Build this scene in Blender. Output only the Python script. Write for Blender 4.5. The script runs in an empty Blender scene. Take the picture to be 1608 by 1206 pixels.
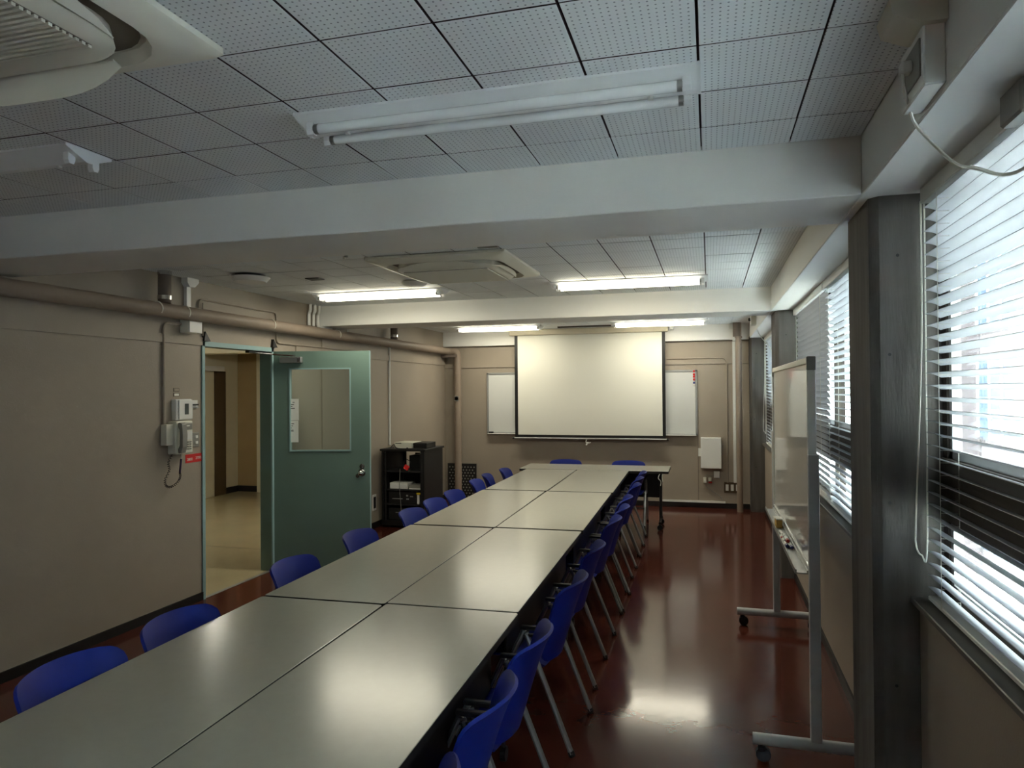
import bpy, bmesh, math, random
from mathutils import Vector, Matrix
random.seed(7)
PI = math.pi
S = bpy.context.scene
C = S.collection

# ------------------------------------------------------------------ camera, sky, portals, exposure
def set_camera():
    yaw, pitch, roll = .272143, .008968, -.0076258
    cy, sy, cp, sp = math.cos(yaw), math.sin(yaw), math.cos(pitch), math.sin(pitch)
    f = Vector((-sy*cp, cy*cp, sp)); r = Vector((cy, sy, 0)); u = r.cross(f)
    c, s = math.cos(roll), math.sin(roll)
    r2, u2 = c*r + s*u, -s*r + c*u
    cam = bpy.data.cameras.new('camera'); o = bpy.data.objects.new('camera', cam); C.objects.link(o)
    m = Matrix.Identity(4)
    for i in range(3):
        m[i][0], m[i][1], m[i][2] = r2[i], u2[i], -f[i]
    m.translation = Vector((0, 0, 1.7))
    o.matrix_world = m
    cam.sensor_fit = 'HORIZONTAL'; cam.sensor_width = 36.0
    cam.lens = 1111.8/1608*36.0
    cam.clip_start = .05; cam.clip_end = 400
    S.camera = o
set_camera()

SKY = 10.0
TUBE = 12.0
LAMP_WATTS = 10.0
w = bpy.data.worlds.new('world'); S.world = w; w.use_nodes = True
nt = w.node_tree; nt.nodes.clear()
wo = nt.nodes.new('ShaderNodeOutputWorld'); bg = nt.nodes.new('ShaderNodeBackground')
tc = nt.nodes.new('ShaderNodeTexCoord'); sx = nt.nodes.new('ShaderNodeSeparateXYZ'); rp = nt.nodes.new('ShaderNodeValToRGB')
nt.links.new(tc.outputs['Generated'], sx.inputs[0]); nt.links.new(sx.outputs['Z'], rp.inputs[0])
rp.color_ramp.elements[0].position = 0.0; rp.color_ramp.elements[0].color = (.95, .98, 1, 1)
rp.color_ramp.elements[1].position = .9; rp.color_ramp.elements[1].color = (.90, .95, 1, 1)
nt.links.new(rp.outputs[0], bg.inputs[0]); bg.inputs[1].default_value = SKY
nt.links.new(bg.outputs[0], wo.inputs[0])

sun = bpy.data.lights.new('sun', 'SUN'); sun.energy = 125; sun.angle = math.radians(3); sun.color = (.97, .985, 1)
so = bpy.data.objects.new('sun', sun); C.objects.link(so); so.rotation_euler = Vector((.22, .06, -.97)).to_track_quat('-Z', 'Y').to_euler()

S.view_settings.view_transform = 'Standard'
try: S.view_settings.look = 'None'
except Exception: pass
S.view_settings.exposure = 0.45
S.view_settings.gamma = 1.0
S.view_settings.use_curve_mapping = False
S.cycles.max_bounces = 10; S.cycles.diffuse_bounces = 6; S.cycles.glossy_bounces = 4
S.cycles.transparent_max_bounces = 16; S.cycles.sample_clamp_indirect = 60.0
S.cycles.use_adaptive_sampling = False; S.cycles.use_light_tree = False

# ------------------------------------------------------------------ materials
def lin(c):
    return tuple((x/12.92 if x <= .04045 else ((x+.055)/1.055)**2.4) for x in (v/255 for v in c)) + (1,)
def mat(name, rgb, rough=.5, metal=0, noise=0, nscale=8, bump=0, bscale=60, emit=0, stretch=None, spec=None, coat=0):
    m = bpy.data.materials.new(name); m.use_nodes = True
    t = m.node_tree; b = t.nodes['Principled BSDF']
    b.inputs['Roughness'].default_value = rough; b.inputs['Metallic'].default_value = metal
    if spec is not None: b.inputs['Specular IOR Level'].default_value = spec
    if coat: b.inputs['Coat Weight'].default_value = coat; b.inputs['Coat Roughness'].default_value = .05
    col = lin(rgb); b.inputs['Base Color'].default_value = col
    if noise or bump:
        co = t.nodes.new('ShaderNodeTexCoord'); mp = t.nodes.new('ShaderNodeMapping')
        t.links.new(co.outputs['Object'], mp.inputs[0])
        if stretch: mp.inputs['Scale'].default_value = stretch
    if noise:
        n = t.nodes.new('ShaderNodeTexNoise'); n.inputs['Scale'].default_value = nscale; n.inputs['Detail'].default_value = 5
        t.links.new(mp.outputs[0], n.inputs['Vector'])
        r = t.nodes.new('ShaderNodeValToRGB')
        r.color_ramp.elements[0].position = .3; r.color_ramp.elements[1].position = .7
        r.color_ramp.elements[0].color = tuple(c*(1-noise) for c in col[:3]) + (1,)
        r.color_ramp.elements[1].color = tuple(min(1, c*(1+noise)) for c in col[:3]) + (1,)
        t.links.new(n.outputs['Fac'], r.inputs[0]); t.links.new(r.outputs[0], b.inputs['Base Color'])
    if bump:
        n2 = t.nodes.new('ShaderNodeTexNoise'); n2.inputs['Scale'].default_value = bscale; n2.inputs['Detail'].default_value = 3
        t.links.new(mp.outputs[0], n2.inputs['Vector'])
        bp = t.nodes.new('ShaderNodeBump'); bp.inputs['Strength'].default_value = bump; bp.inputs['Distance'].default_value = .004
        t.links.new(n2.outputs['Fac'], bp.inputs['Height']); t.links.new(bp.outputs[0], b.inputs['Normal'])
    if emit:
        b.inputs['Emission Color'].default_value = col; b.inputs['Emission Strength'].default_value = emit
    return m

def perforated(name, rgb, hole, pitch, rad, offset=True, stagger=False, rough=.7):
    m = mat(name, rgb, rough); t = m.node_tree; b = t.nodes['Principled BSDF']
    co = t.nodes.new('ShaderNodeTexCoord'); sp = t.nodes.new('ShaderNodeSeparateXYZ'); t.links.new(co.outputs['Object'], sp.inputs[0])
    def mth(op, a, v=None, v2=None):
        n = t.nodes.new('ShaderNodeMath'); n.operation = op
        t.links.new(a, n.inputs[0])
        if v is not None:
            if hasattr(v, 'links'): t.links.new(v, n.inputs[1])
            else: n.inputs[1].default_value = v
        return n.outputs[0]
    def cell(a):
        q = mth('DIVIDE', a, pitch); f = mth('FRACT', q); d = mth('SUBTRACT', f, .5)
        return mth('MULTIPLY', d, d)
    r2 = mth('ADD', cell(sp.outputs['X']), cell(sp.outputs['Y']))
    h = mth('LESS_THAN', r2, (rad/pitch)**2)
    mx = t.nodes.new('ShaderNodeMix'); mx.data_type = 'RGBA'
    t.links.new(h, mx.inputs[0]); mx.inputs[6].default_value = lin(rgb); mx.inputs[7].default_value = lin(hole)
    t.links.new(mx.outputs[2], b.inputs['Base Color'])
    return m

M = {}
M['wall'] = mat('wall_paint', (155, 144, 129), .6, noise=.04, nscale=1.5, bump=.15, bscale=90)
M['beam'] = mat('beam_paint', (228, 227, 221), .6, noise=.02, nscale=2, bump=.15, bscale=80)
M['tile'] = perforated('ceiling_tile', (229, 233, 233), (138, 143, 146), .0186, .0027)
M['backing'] = mat('ceiling_backing', (46, 24, 27), .9)
M['floor'] = mat('waxed_floor', (80, 38, 28), .13, noise=.10, nscale=3, bump=.05, bscale=18, spec=.30)
M['hallfloor'] = mat('hall_floor', (168, 156, 125), .12, noise=.06, nscale=2, bump=.03, bscale=9)
M['concrete'] = mat('concrete', (90, 86, 81), .85, noise=.22, nscale=3.5, bump=.4, bscale=30, stretch=(5, 5, .5))
M['baseb'] = mat('black_base', (22, 19, 18), .5)
M['teal'] = mat('teal_door', (104, 127, 117), .45, noise=.02, nscale=4)
M['teal_lit'] = mat('teal_frame_lit', (140, 170, 170), .45)  # lighter copy of the door teal, with the light painted in
M['white'] = mat('white_plastic', (226, 226, 220), .4)
M['cream'] = mat('cream_plastic', (222, 220, 204), .42)
M['greyp'] = mat('grey_plastic', (138, 137, 130), .45)
M['dark'] = mat('dark_plastic', (26, 26, 27), .5)
M['black'] = mat('black_plastic', (12, 12, 13), .5)
M['steel'] = mat('brushed_steel', (165, 166, 165), .35, metal=.9)
M['chrome'] = mat('chrome', (205, 205, 205), .15, metal=1)
M['alu'] = mat('aluminium', (176, 177, 175), .4, metal=.6)
M['greypaint'] = mat('grey_paint', (184, 184, 182), .45)
M['leg'] = mat('chair_tube', (150, 151, 152), .35, metal=.5)
M['blue'] = mat('blue_plastic', (13, 34, 124), .55, bump=.08, bscale=400, spec=.25)
M['table'] = mat('table_laminate', (164, 161, 148), .22, noise=.015, nscale=30, spec=.7)
M['tabledge'] = mat('table_edge', (32, 30, 28), .5)
M['pipe'] = mat('pipe_lagging', (140, 125, 110), .6, noise=.05, nscale=6, bump=.2, bscale=60)
M['pipewrap'] = mat('pipe_wrap', (112, 100, 90), .75, bump=.4, bscale=80)
M['board'] = mat('whiteboard_enamel', (216, 218, 214), .045, spec=.7)
M['screen'] = mat('screen_fabric', (228, 227, 215), .8)
M['slat'] = mat('blind_slat', (170, 173, 178), .4)
M['sill'] = mat('window_sill', (96, 92, 86), .45)
M['wframe'] = mat('window_frame', (66, 58, 50), .7)
M['cord'] = mat('white_cord', (222, 220, 208), .6)
M['red'] = mat('red_label', (200, 26, 22), .5)
M['tubeon'] = mat('tube_lit', (255, 247, 222), .5, emit=TUBE)
M['tubeoff'] = mat('tube_unlit', (234, 236, 236), .25)
M['lampwhite'] = mat('lamp_enamel', (232, 234, 234), .35)
M['brown'] = mat('brown_steel', (82, 66, 44), .5)
M['tan'] = mat('hall_tan', (158, 136, 96), .7, noise=.03, nscale=3)
M['hallwhite'] = mat('hall_white', (214, 208, 184), .7)
M['ochre'] = mat('ochre_card', (176, 136, 62), .7)
M['paper'] = mat('paper', (232, 232, 224), .8)
M['purple'] = mat('cord_purple', (70, 52, 84), .5)
M['lcd'] = mat('lcd', (72, 78, 72), .25)
M['yellow'] = mat('yellow_label', (214, 186, 40), .5)
M['facade'] = mat('facade_tile', (84, 77, 79), .8)
M['fglass'] = mat('facade_glass', (44, 58, 80), .4)
M['ground'] = mat('paving', (206, 207, 206), .9, noise=.1, nscale=.5)
M['case'] = mat('case_enamel', (206, 196, 172), .45)
M['recess'] = mat('recess_shade', (112, 104, 90), .7)  # dark tone painted in as shade inside slots and behind the grille
M['bracket'] = mat('chair_bracket', (46, 46, 47), .45)
M['markerblue'] = mat('marker_blue', (52, 62, 130), .4)
M['markerred'] = mat('marker_red', (190, 60, 48), .4)
M['markerblack'] = mat('marker_black', (38, 38, 46), .4)

def glass(name, tint=(235, 242, 240)):
    m = bpy.data.materials.new(name); m.use_nodes = True; t = m.node_tree; t.nodes.clear()
    o = t.nodes.new('ShaderNodeOutputMaterial'); mx = t.nodes.new('ShaderNodeMixShader'); lw = t.nodes.new('ShaderNodeLayerWeight'); pw = t.nodes.new('ShaderNodeMath'); pw.operation = 'POWER'; pw.inputs[1].default_value = 5; t.links.new(lw.outputs['Facing'], pw.inputs[0]); fr = t.nodes.new('ShaderNodeMath'); fr.operation = 'MULTIPLY_ADD'; fr.inputs[1].default_value = .9; fr.inputs[2].default_value = .04; t.links.new(pw.outputs[0], fr.inputs[0])
    tr = t.nodes.new('ShaderNodeBsdfTransparent'); tr.inputs[0].default_value = lin(tint); gl = t.nodes.new('ShaderNodeBsdfGlossy'); gl.inputs['Roughness'].default_value = .03
    t.links.new(fr.outputs[0], mx.inputs[0]); t.links.new(tr.outputs[0], mx.inputs[1]); t.links.new(gl.outputs[0], mx.inputs[2]); t.links.new(mx.outputs[0], o.inputs[0])
    return m
M['glass'] = glass('clear_glass')

def slat_material():
    m = M['slat']; t = m.node_tree; b = t.nodes['Principled BSDF']; out = [n for n in t.nodes if n.type == 'OUTPUT_MATERIAL'][0]
    tl = t.nodes.new('ShaderNodeBsdfTranslucent'); tl.inputs[0].default_value = lin((220, 226, 230))
    mx = t.nodes.new('ShaderNodeMixShader'); mx.inputs[0].default_value = .06
    t.links.new(b.outputs[0], mx.inputs[1]); t.links.new(tl.outputs[0], mx.inputs[2]); t.links.new(mx.outputs[0], out.inputs[0])
slat_material()

# ------------------------------------------------------------------ mesh helpers
def nb(): return bmesh.new()
def box(bm, x0, x1, y0, y1, z0, z1, bev=0, seg=1, mtx=None):
    r = bmesh.ops.create_cube(bm, size=1)
    vs = r['verts']
    m = Matrix.Translation(((x0+x1)/2, (y0+y1)/2, (z0+z1)/2)) @ Matrix.Diagonal((abs(x1-x0), abs(y1-y0), abs(z1-z0), 1))
    bmesh.ops.transform(bm, matrix=m, verts=vs)
    if bev:
        es = list({e for v in vs for e in v.link_edges})
        rr = bmesh.ops.bevel(bm, geom=es, offset=bev, segments=seg, affect='EDGES', profile=.5)
        vs = list({v for f in rr['faces'] for v in f.verts} | {v for v in vs if v.is_valid})
        if mtx is not None:
            seen = set(vs); stack = list(vs)
            while stack:
                v = stack.pop()
                for e in v.link_edges:
                    q = e.other_vert(v)
                    if q not in seen: seen.add(q); stack.append(q)
            vs = list(seen)
    if mtx is not None: bmesh.ops.transform(bm, matrix=mtx, verts=vs)
    return bm
def bx(*a, **k): return box(nb(), *a, **k)
def cyl(bm, p0, p1, r, n=16, r2=None, cap=True):
    p0, p1 = Vector(p0), Vector(p1); d = p1-p0
    q = d.to_track_quat('Z', 'Y').to_matrix().to_4x4()
    bmesh.ops.create_cone(bm, cap_ends=cap, segments=n, radius1=r, radius2=r if r2 is None else r2, depth=d.length, matrix=Matrix.Translation((p0+p1)/2) @ q)
    return bm
def smooth_path(pts, k=6):
    pts = [Vector(p) for p in pts]; out = []
    for i in range(len(pts)-1):
        p0 = pts[max(i-1, 0)]; p1 = pts[i]; p2 = pts[i+1]; p3 = pts[min(i+2, len(pts)-1)]
        for j in range(k):
            t = j/k
            out.append(.5*((2*p1) + (-p0+p2)*t + (2*p0-5*p1+4*p2-p3)*t*t + (-p0+3*p1-3*p2+p3)*t**3))
    out.append(pts[-1]); return out
def round_path(pts, r, k=5):
    pts = [Vector(p) for p in pts]; out = [pts[0]]
    for i in range(1, len(pts)-1):
        a, b, c = pts[i-1], pts[i], pts[i+1]
        d1 = (a-b); d2 = (c-b); rr = min(r, d1.length*.49, d2.length*.49)
        s, e = b+d1.normalized()*rr, b+d2.normalized()*rr
        for j in range(k+1):
            t = j/k; out.append((1-t)**2*s + 2*t*(1-t)*b + t*t*e)
    out.append(pts[-1]); return out
def tube(bm, pts, r, n=8, sy=1.0, up=None):
    """sweep an ellipse (r, r*sy) along pts"""
    pts = [Vector(p) for p in pts]; rings = []
    prev = None
    for i, p in enumerate(pts):
        d = (pts[min(i+1, len(pts)-1)] - pts[max(i-1, 0)]).normalized()
        if prev is None:
            a = up if up is not None else (Vector((0, 0, 1)) if abs(d.z) < .9 else Vector((1, 0, 0)))
            x = d.cross(Vector(a)).normalized()
        else:
            x = (prev - d*prev.dot(d)).normalized()
        prev = x; y = d.cross(x)
        rings.append([bm.verts.new(p + x*r*math.cos(2*PI*j/n) + y*r*sy*math.sin(2*PI*j/n)) for j in range(n)])
    for a, b in zip(rings, rings[1:]):
        for j in range(n): bm.faces.new((a[j], a[(j+1) % n], b[(j+1) % n], b[j]))
    bm.faces.new(rings[0][::-1]); bm.faces.new(rings[-1])
    return bm
def prism(bm, poly, axis, a, b):
    """extrude 2-D poly along axis from a to b; poly coords are the two other axes in order"""
    def P(u, v, w): return {'x': (w, u, v), 'y': (u, w, v), 'z': (u, v, w)}[axis]
    A = [bm.verts.new(P(u, v, a)) for u, v in poly]; B = [bm.verts.new(P(u, v, b)) for u, v in poly]
    n = len(poly)
    for i in range(n): bm.faces.new((A[i], A[(i+1) % n], B[(i+1) % n], B[i]))
    bm.faces.new(A[::-1]); bm.faces.new(B)
    bmesh.ops.recalc_face_normals(bm, faces=bm.faces)
    return bm
def rrect(w, h, r, k=6):
    out = []
    for cx, cy, a0 in ((w/2-r, h/2-r, 0), (-w/2+r, h/2-r, PI/2), (-w/2+r, -h/2+r, PI), (w/2-r, -h/2+r, 3*PI/2)):
        for j in range(k+1):
            a = a0 + PI/2*j/k; out.append((cx+r*math.cos(a), cy+r*math.sin(a)))
    return out
def obj(name, bm, material, parent=None, smooth=False, **props):
    if isinstance(bm, bpy.types.Mesh): me = bm
    else:
        bmesh.ops.recalc_face_normals(bm, faces=bm.faces)
        me = bpy.data.meshes.new(name); bm.to_mesh(me); bm.free()
        if isinstance(material, str): material = M[material]
        if material: me.materials.append(material)
        if smooth:
            for p in me.polygons: p.use_smooth = True
            try: me.set_sharp_from_angle(angle=math.radians(40))
            except Exception: pass
    o = bpy.data.objects.new(name, me); C.objects.link(o)
    if parent: o.parent = parent
    for k, v in props.items(): o[k] = v
    return o
def tag(o, label, cat, group=None):
    o['label'] = label; o['category'] = cat
    if group: o['group'] = group
    return o
def thing(name, label, cat, loc=(0, 0, 0), rz=0, group=None):
    o = bpy.data.objects.new(name, None); C.objects.link(o); o.empty_display_size = .1
    o.location = loc; o.rotation_euler = (0, 0, rz)
    return tag(o, label, cat, group)
def struct(name, bm, m, parent=None, label=None):
    o = obj(name, bm, m, parent)
    if parent is None: o['kind'] = 'structure'
    if label: o['label'] = label
    return o
def sempty(name, label=None, loc=(0, 0, 0), rz=0):
    o = bpy.data.objects.new(name, None); C.objects.link(o); o['kind'] = 'structure'; o.location = loc; o.rotation_euler = (0, 0, rz)
    if label: o['label'] = label
    return o
def kids(o): return [c for c in bpy.data.objects if c.parent == o]
def dup(root, loc, rz, label, group=None, depth_cache={}):
    r = root.copy(); C.objects.link(r); r.location = loc; r.rotation_euler = (0, 0, rz); r['label'] = label
    if group: r['group'] = group
    for ch in KIDS[root.name]:
        c = ch.copy(); C.objects.link(c); c.parent = r
        for g in KIDS.get(ch.name, []):
            d = g.copy(); C.objects.link(d); d.parent = c
    return r
KIDS = {}
def remember(root):
    KIDS[root.name] = kids(root)
    for ch in KIDS[root.name]: KIDS[ch.name] = kids(ch)
ORD = ['first', 'second', 'third', 'fourth', 'fifth', 'sixth', 'seventh', 'eighth', 'ninth', 'tenth', 'eleventh', 'twelfth']
def text(s, size, mtx, material, parent, name='lettering'):
    cu = bpy.data.curves.new(name, 'FONT'); cu.body = s; cu.size = size; cu.extrude = .0004; cu.align_x = 'CENTER'; cu.align_y = 'CENTER'
    q = bpy.data.objects.new('text_source', cu); C.objects.link(q); bpy.context.view_layer.update()
    me = bpy.data.meshes.new_from_object(q.evaluated_get(bpy.context.evaluated_depsgraph_get())); bpy.data.objects.remove(q); bpy.data.curves.remove(cu)
    me.materials.clear(); me.materials.append(M[material]); o = bpy.data.objects.new(name, me); C.objects.link(o); o.parent = parent; o.matrix_local = mtx
    return o

# ------------------------------------------------------------------ the room
XL, XR, YB, ZC, ZB, YF = -4.03, .72, 10.5, 2.62, 2.40, -4.5
CEN = .54                      # inner face of the long window beam
struct('floor', bx(XL, XR+.3, YF, YB+.1, -.12, 0), 'floor')
bm = nb()                                                    # left wall around the door opening
for b in ((YF, 4.95, 0, 2.9), (5.90, YB+.1, 0, 2.9), (4.95, 5.90, 2.115, 2.9)): box(bm, XL-.11, XL, *b)
struct('wall_left', bm, 'wall')
struct('wall_back', bx(XL-.11, XR+.3, YB, YB+.15, -.12, 2.9), 'wall')
struct('wall_front', bx(XL-.11, XR+.3, YF-.15, YF, -.12, 2.9), 'wall')
bm = nb(); box(bm, XR, XR+.12, YF, YB, 0, .925)
box(bm, XR, XR+.12, .42, .55, .925, ZB)
struct('wall_right', bm, 'wall')
# columns between the windows
def column(y0, y1, x0, label):
    ch = .03
    bm = prism(nb(), [(x0, y0+ch), (x0+ch, y0), (.845, y0), (.845, y1), (x0+ch, y1), (x0, y1-ch)], 'z', 0, ZB+.02)
    o = struct('concrete_column', bm, 'concrete', label=label)
    for k_, (hx, hz) in enumerate(((.06, 1.82), (.055, 1.28), (.07, .62), (.09, 2.18))):
        obj('form_hole', cyl(nb(), (x0+hx, y0-.0006, hz), (x0+hx, y0+.004, hz), .006, 8), 'black', o)
    return o
column(2.85, 3.30, .572, 'bare grey concrete column nearest the camera beside the window')
column(6.77, 7.22, .575, 'bare grey concrete column behind the rolling whiteboard')
column(10.28, 10.6, .535, 'bare grey concrete column in the far right corner')
# ceiling: dark backing with separate tiles
ceil = struct('ceiling', bx(XL-.11, .92, YF-.15, YB+.15, ZC+.012, ZC+.16), 'backing')
TP = .316; TY = .3085; GX = -.022; GY = 1.636
tme = bpy.data.meshes.new('tile'); b = nb(); box(b, -TP/2+.0036, TP/2-.0036, -TY/2+.0034, TY/2-.0034, -.006, .012, bev=.0010)
b.to_mesh(tme); b.free()
def tile_mats(me):
    # painted face, raw brown fibreboard edges
    me.materials.append(M['tile']); me.materials.append(M['backing'])
    for p in me.polygons:
        if abs(p.normal.z) < .1: p.material_index = 1
tile_mats(tme)
cut_me = {}
def tiles(y0, y1, as_stuff=False, minrow=-1e9):
    xs = [GX + TP*k for k in range(-13, 2)]
    bm = nb() if as_stuff else None
    rows = []
    k = math.floor((y0-GY)/TY)
    while GY + TY*k < y1: rows.append(k); k += 1
    for k in rows:
        a, b_ = max(y0, GY+TY*k), min(y1, GY+TY*(k+1))
        if b_-a < .02: continue
        for i, x in enumerate(xs):
            x0, x1 = max(x, XL+.004), min(x+TP, CEN)
            if x1-x0 < .02: continue
            full = abs(b_-a-TY) < 1e-6 and abs(x1-x0-TP) < 1e-6
            if as_stuff:
                box(bm, x0+.0022, x1-.0022, a+.0022, b_-.0022, ZC-.006, ZC+.012); continue
            if full:
                o = obj('tile', tme, None, ceil); o.location = ((x0+x1)/2, (a+b_)/2, ZC + random.uniform(-.0006, .0006))
            else:
                key = (round(b_-a, 3), round(x1-x0, 3))
                if key not in cut_me:
                    me = bpy.data.meshes.new('tile'); q = nb(); box(q, -(x1-x0)/2+.0022, (x1-x0)/2-.0022, -(b_-a)/2+.0022, (b_-a)/2-.0022, -.006, .012, bev=.0015)
                    q.to_mesh(me); q.free(); tile_mats(me); cut_me[key] = me
                o = obj('tile', cut_me[key], None, ceil); o.location = ((x0+x1)/2, (a+b_)/2, ZC)
    if as_stuff:
        obj('tile_field', bm, M['tile'], ceil, kind='stuff')
Y1, Y1b, Y2, Y2b = 2.81, 3.28, 6.745, 7.2
tiles(GY-3*TY, Y1); tiles(Y1b, Y2)
tiles(YF, GY-3*TY, True); tiles(Y2b, YB-.08, True)
# beams
struct('ceiling_beam', bx(XL, CEN, Y1, Y1b, ZB, ZC+.02, bev=.004), 'beam', label='deep white beam crossing the ceiling nearest the camera')
struct('ceiling_beam', bx(XL, CEN, Y2, Y2b, ZB, ZC+.02, bev=.004), 'beam', label='white beam crossing the ceiling behind the lit middle lamps')
struct('ceiling_beam', bx(XL, CEN, YB-.08, YB, ZB-.01, ZC+.02, bev=.004), 'beam', label='shallow white beam along the top of the far wall')
struct('ceiling_beam', bx(CEN, .92, YF, YB+.1, ZB, ZC+.05, bev=.004), 'beam', label='long white beam running above the window row')
# base boards
def baseboard(name, bm): struct(name, bm, 'baseb')
bm = nb(); box(bm, XL, XL+.012, YF, 4.93, 0, .065); box(bm, XL, XL+.012, 5.93, YB, 0, .075); baseboard('baseboard_left', bm)
baseboard('baseboard_back', bx(XL, .53, YB-.012, YB, 0, .075))
bm = nb()
for a, b_ in ((YF, 2.85), (3.3, 6.77), (7.22, 10.28)): box(bm, XR-.012, XR, a, b_, 0, .065)
baseboard('baseboard_right', bm)
# flat wire mouldings on the walls
struct('trim_1', bx(XL, XL+.013, YF, 4.93, 2.09, 2.155), 'wall', label='flat painted wire moulding along the left wall before the door')
struct('trim_2', bx(XL, XL+.013, 6.3, YB, 2.10, 2.165), 'wall', label='flat painted wire moulding along the left wall beyond the door')
struct('trim_3', bx(XL, .53, YB-.016, YB, 2.055, 2.115), 'wall', label='flat painted wire moulding across the far wall')
struct('trim_4', bx(XL, XL+.010, 6.80, 6.845, .08, ZC, bev=.002), 'wall', label='vertical painted joint strip behind the open door')
struct('trim_5', bx(-.70, .20, YB-.035, YB-.012, .078, .105), 'white', label='white cable cover on top of the far base board')
struct('trim_6', bx(-.172, -.164, YB-.004, YB, .11, 1.03), 'pipewrap', label='thin dark joint line below the wall whiteboard')

# ------------------------------------------------------------------ windows
def window(n, y0, y1, splits):
    w_ = sempty('window_%d' % n)
    xa, xb = .80, .84
    bm = nb()
    box(bm, xa, xb, y0, y0+.05, .945, ZB); box(bm, xa, xb, y1-.05, y1, .945, ZB)
    box(bm, xa, xb, y0, y1, .945, .985); box(bm, xa, xb, y0, y1, 2.33, ZB)
    obj('frame', bm, 'wframe', w_)
    obj('transom', bx(xa-.012, xb+.01, y0, y1, 1.235, 1.45), 'wframe', w_)
    ys = [y0+.05] + splits + [y1-.05]
    for s in splits: obj('mullion', bx(xa-.010, xb+.006, s-.03, s+.03, .985, 2.33), 'wframe', w_)
    for a, b_ in zip(ys, ys[1:]):
        for z0, z1 in ((.985, 1.235), (1.45, 2.33)):
            fr = nb(); t_ = .028
            box(fr, xa+.008, xb-.008, a, a+t_, z0, z1); box(fr, xa+.008, xb-.008, b_-t_, b_, z0, z1)
            box(fr, xa+.008, xb-.008, a, b_, z0, z0+t_); box(fr, xa+.008, xb-.008, a, b_, z1-t_, z1)
            sash = obj('sash', fr, 'alu', w_)
            obj('pane', bx(.818, .822, a+.01, b_-.01, z0+.01, z1-.01), 'glass', sash)
    obj('sill', bx(XR-.03, .80, y0, y1, .925, .947, bev=.003), 'sill', w_)
    return w_
window(1, .55, 2.85, [1.7]); window(2, 3.3, 6.77, [5.03]); window(3, 7.22, 10.28, [8.75]); window(4, YF, .42, [-2.9, -1.2])  # last one is unseen, added without blinds to let in more daylight

# ------------------------------------------------------------------ blinds
PITCH, SW = .0415, .05
def slat_mesh(L):
    bm = nb(); n = 6
    top, bot = [], []
    for i in range(n+1):
        u = -SW/2 + SW*i/n; h = .0035*(1-(2*u/SW)**2)
        for arr, dz in ((top, .0009), (bot, -.0009)):
            arr.append([bm.verts.new((u, y, h+dz)) for y in (-L/2, L/2)])
    for i in range(n):
        bm.faces.new((top[i][0], top[i][1], top[i+1][1], top[i+1][0])); bm.faces.new((bot[i][0], bot[i+1][0], bot[i+1][1], bot[i][1]))
    for i in (0, n): bm.faces.new((top[i][0], top[i][1], bot[i][1], bot[i][0]))
    me = bpy.data.meshes.new('slat'); bmesh.ops.recalc_face_normals(bm, faces=bm.faces); bm.to_mesh(me); bm.free(); me.materials.append(M['slat'])
    for p in me.polygons: p.use_smooth = True
    try: me.set_sharp_from_angle(angle=math.radians(50))
    except Exception: pass
    return me
def blind(y0, y1, tilt, label, far_end_cords=True, wand=True):
    XB = .755
    b_ = thing('window_blind', label, 'blind', (XB, (y0+y1)/2, .95), 0, 'white slatted blinds along the window wall')
    L = y1-y0-.01; me = slat_mesh(L)
    obj('head_rail', bx(-.035, .035, -L/2, L/2, 1.395, 1.449, bev=.004), 'white', b_)
    z = .045; 
    while z < 1.375:
        s = obj('slat', me, None, b_); s.location = (0, 0, z); s.rotation_euler = (0, tilt + random.uniform(-.012, .012), random.uniform(-.0008, .0008)); z += PITCH
    obj('bottom_rail', bx(-.025, .025, -L/2, L/2, .006, .022, bev=.003), 'white', b_)
    k = max(2, int(L/.62)); yy = [L/2-.16 - (L-.32)*i/(k-1) for i in range(k)]
    for y in yy:
        c = nb()
        for dx in (-.0275, .0275): cyl(c, (dx, y, .02), (dx, y, 1.40), .0012, 5)
        zz = .045
        while zz < 1.375:
            cyl(c, (-.0275, y, zz-.001-math.tan(-tilt)*.0), (.0275, y, zz-.001), .0007, 4); zz += PITCH
        obj('ladder_cord', c, 'cord', b_)
    if wand:
        c = nb(); lp = smooth_path([(-.028, L/2+.02, 1.41), (-.03, L/2+.022, .9), (-.052, L/2+.03, .30), (-.052, L/2+.035, .19), (-.036, L/2+.03, .155), (-.02, L/2+.022, .20), (-.018, L/2+.018, .9), (-.018, L/2+.015, 1.41)], 8)
        tube(c, lp, .0032, 6); obj('pull_cord', c, 'cord', b_, True)
    return b_
T20 = math.radians(18)
b1 = blind(.60, 2.79, T20, 'wide open white slatted blind at the nearest window, in front of the concrete column')
cov = bx(-.075, -.035, -.06, .06, 1.37, 1.45, bev=.006); o = obj('bracket_cover', cov, 'greyp', b1); o.location = (0, 1.90-1.695, 0)
blind(3.34, 5.02, math.radians(12), 'glaring white slatted blind just past the near column', wand=False)
blind(5.05, 6.74, math.radians(62), 'dull half closed slatted blind behind the rolling whiteboard', wand=False)
blind(7.26, 10.22, math.radians(33), 'farthest slatted blind between the two far columns')

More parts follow.
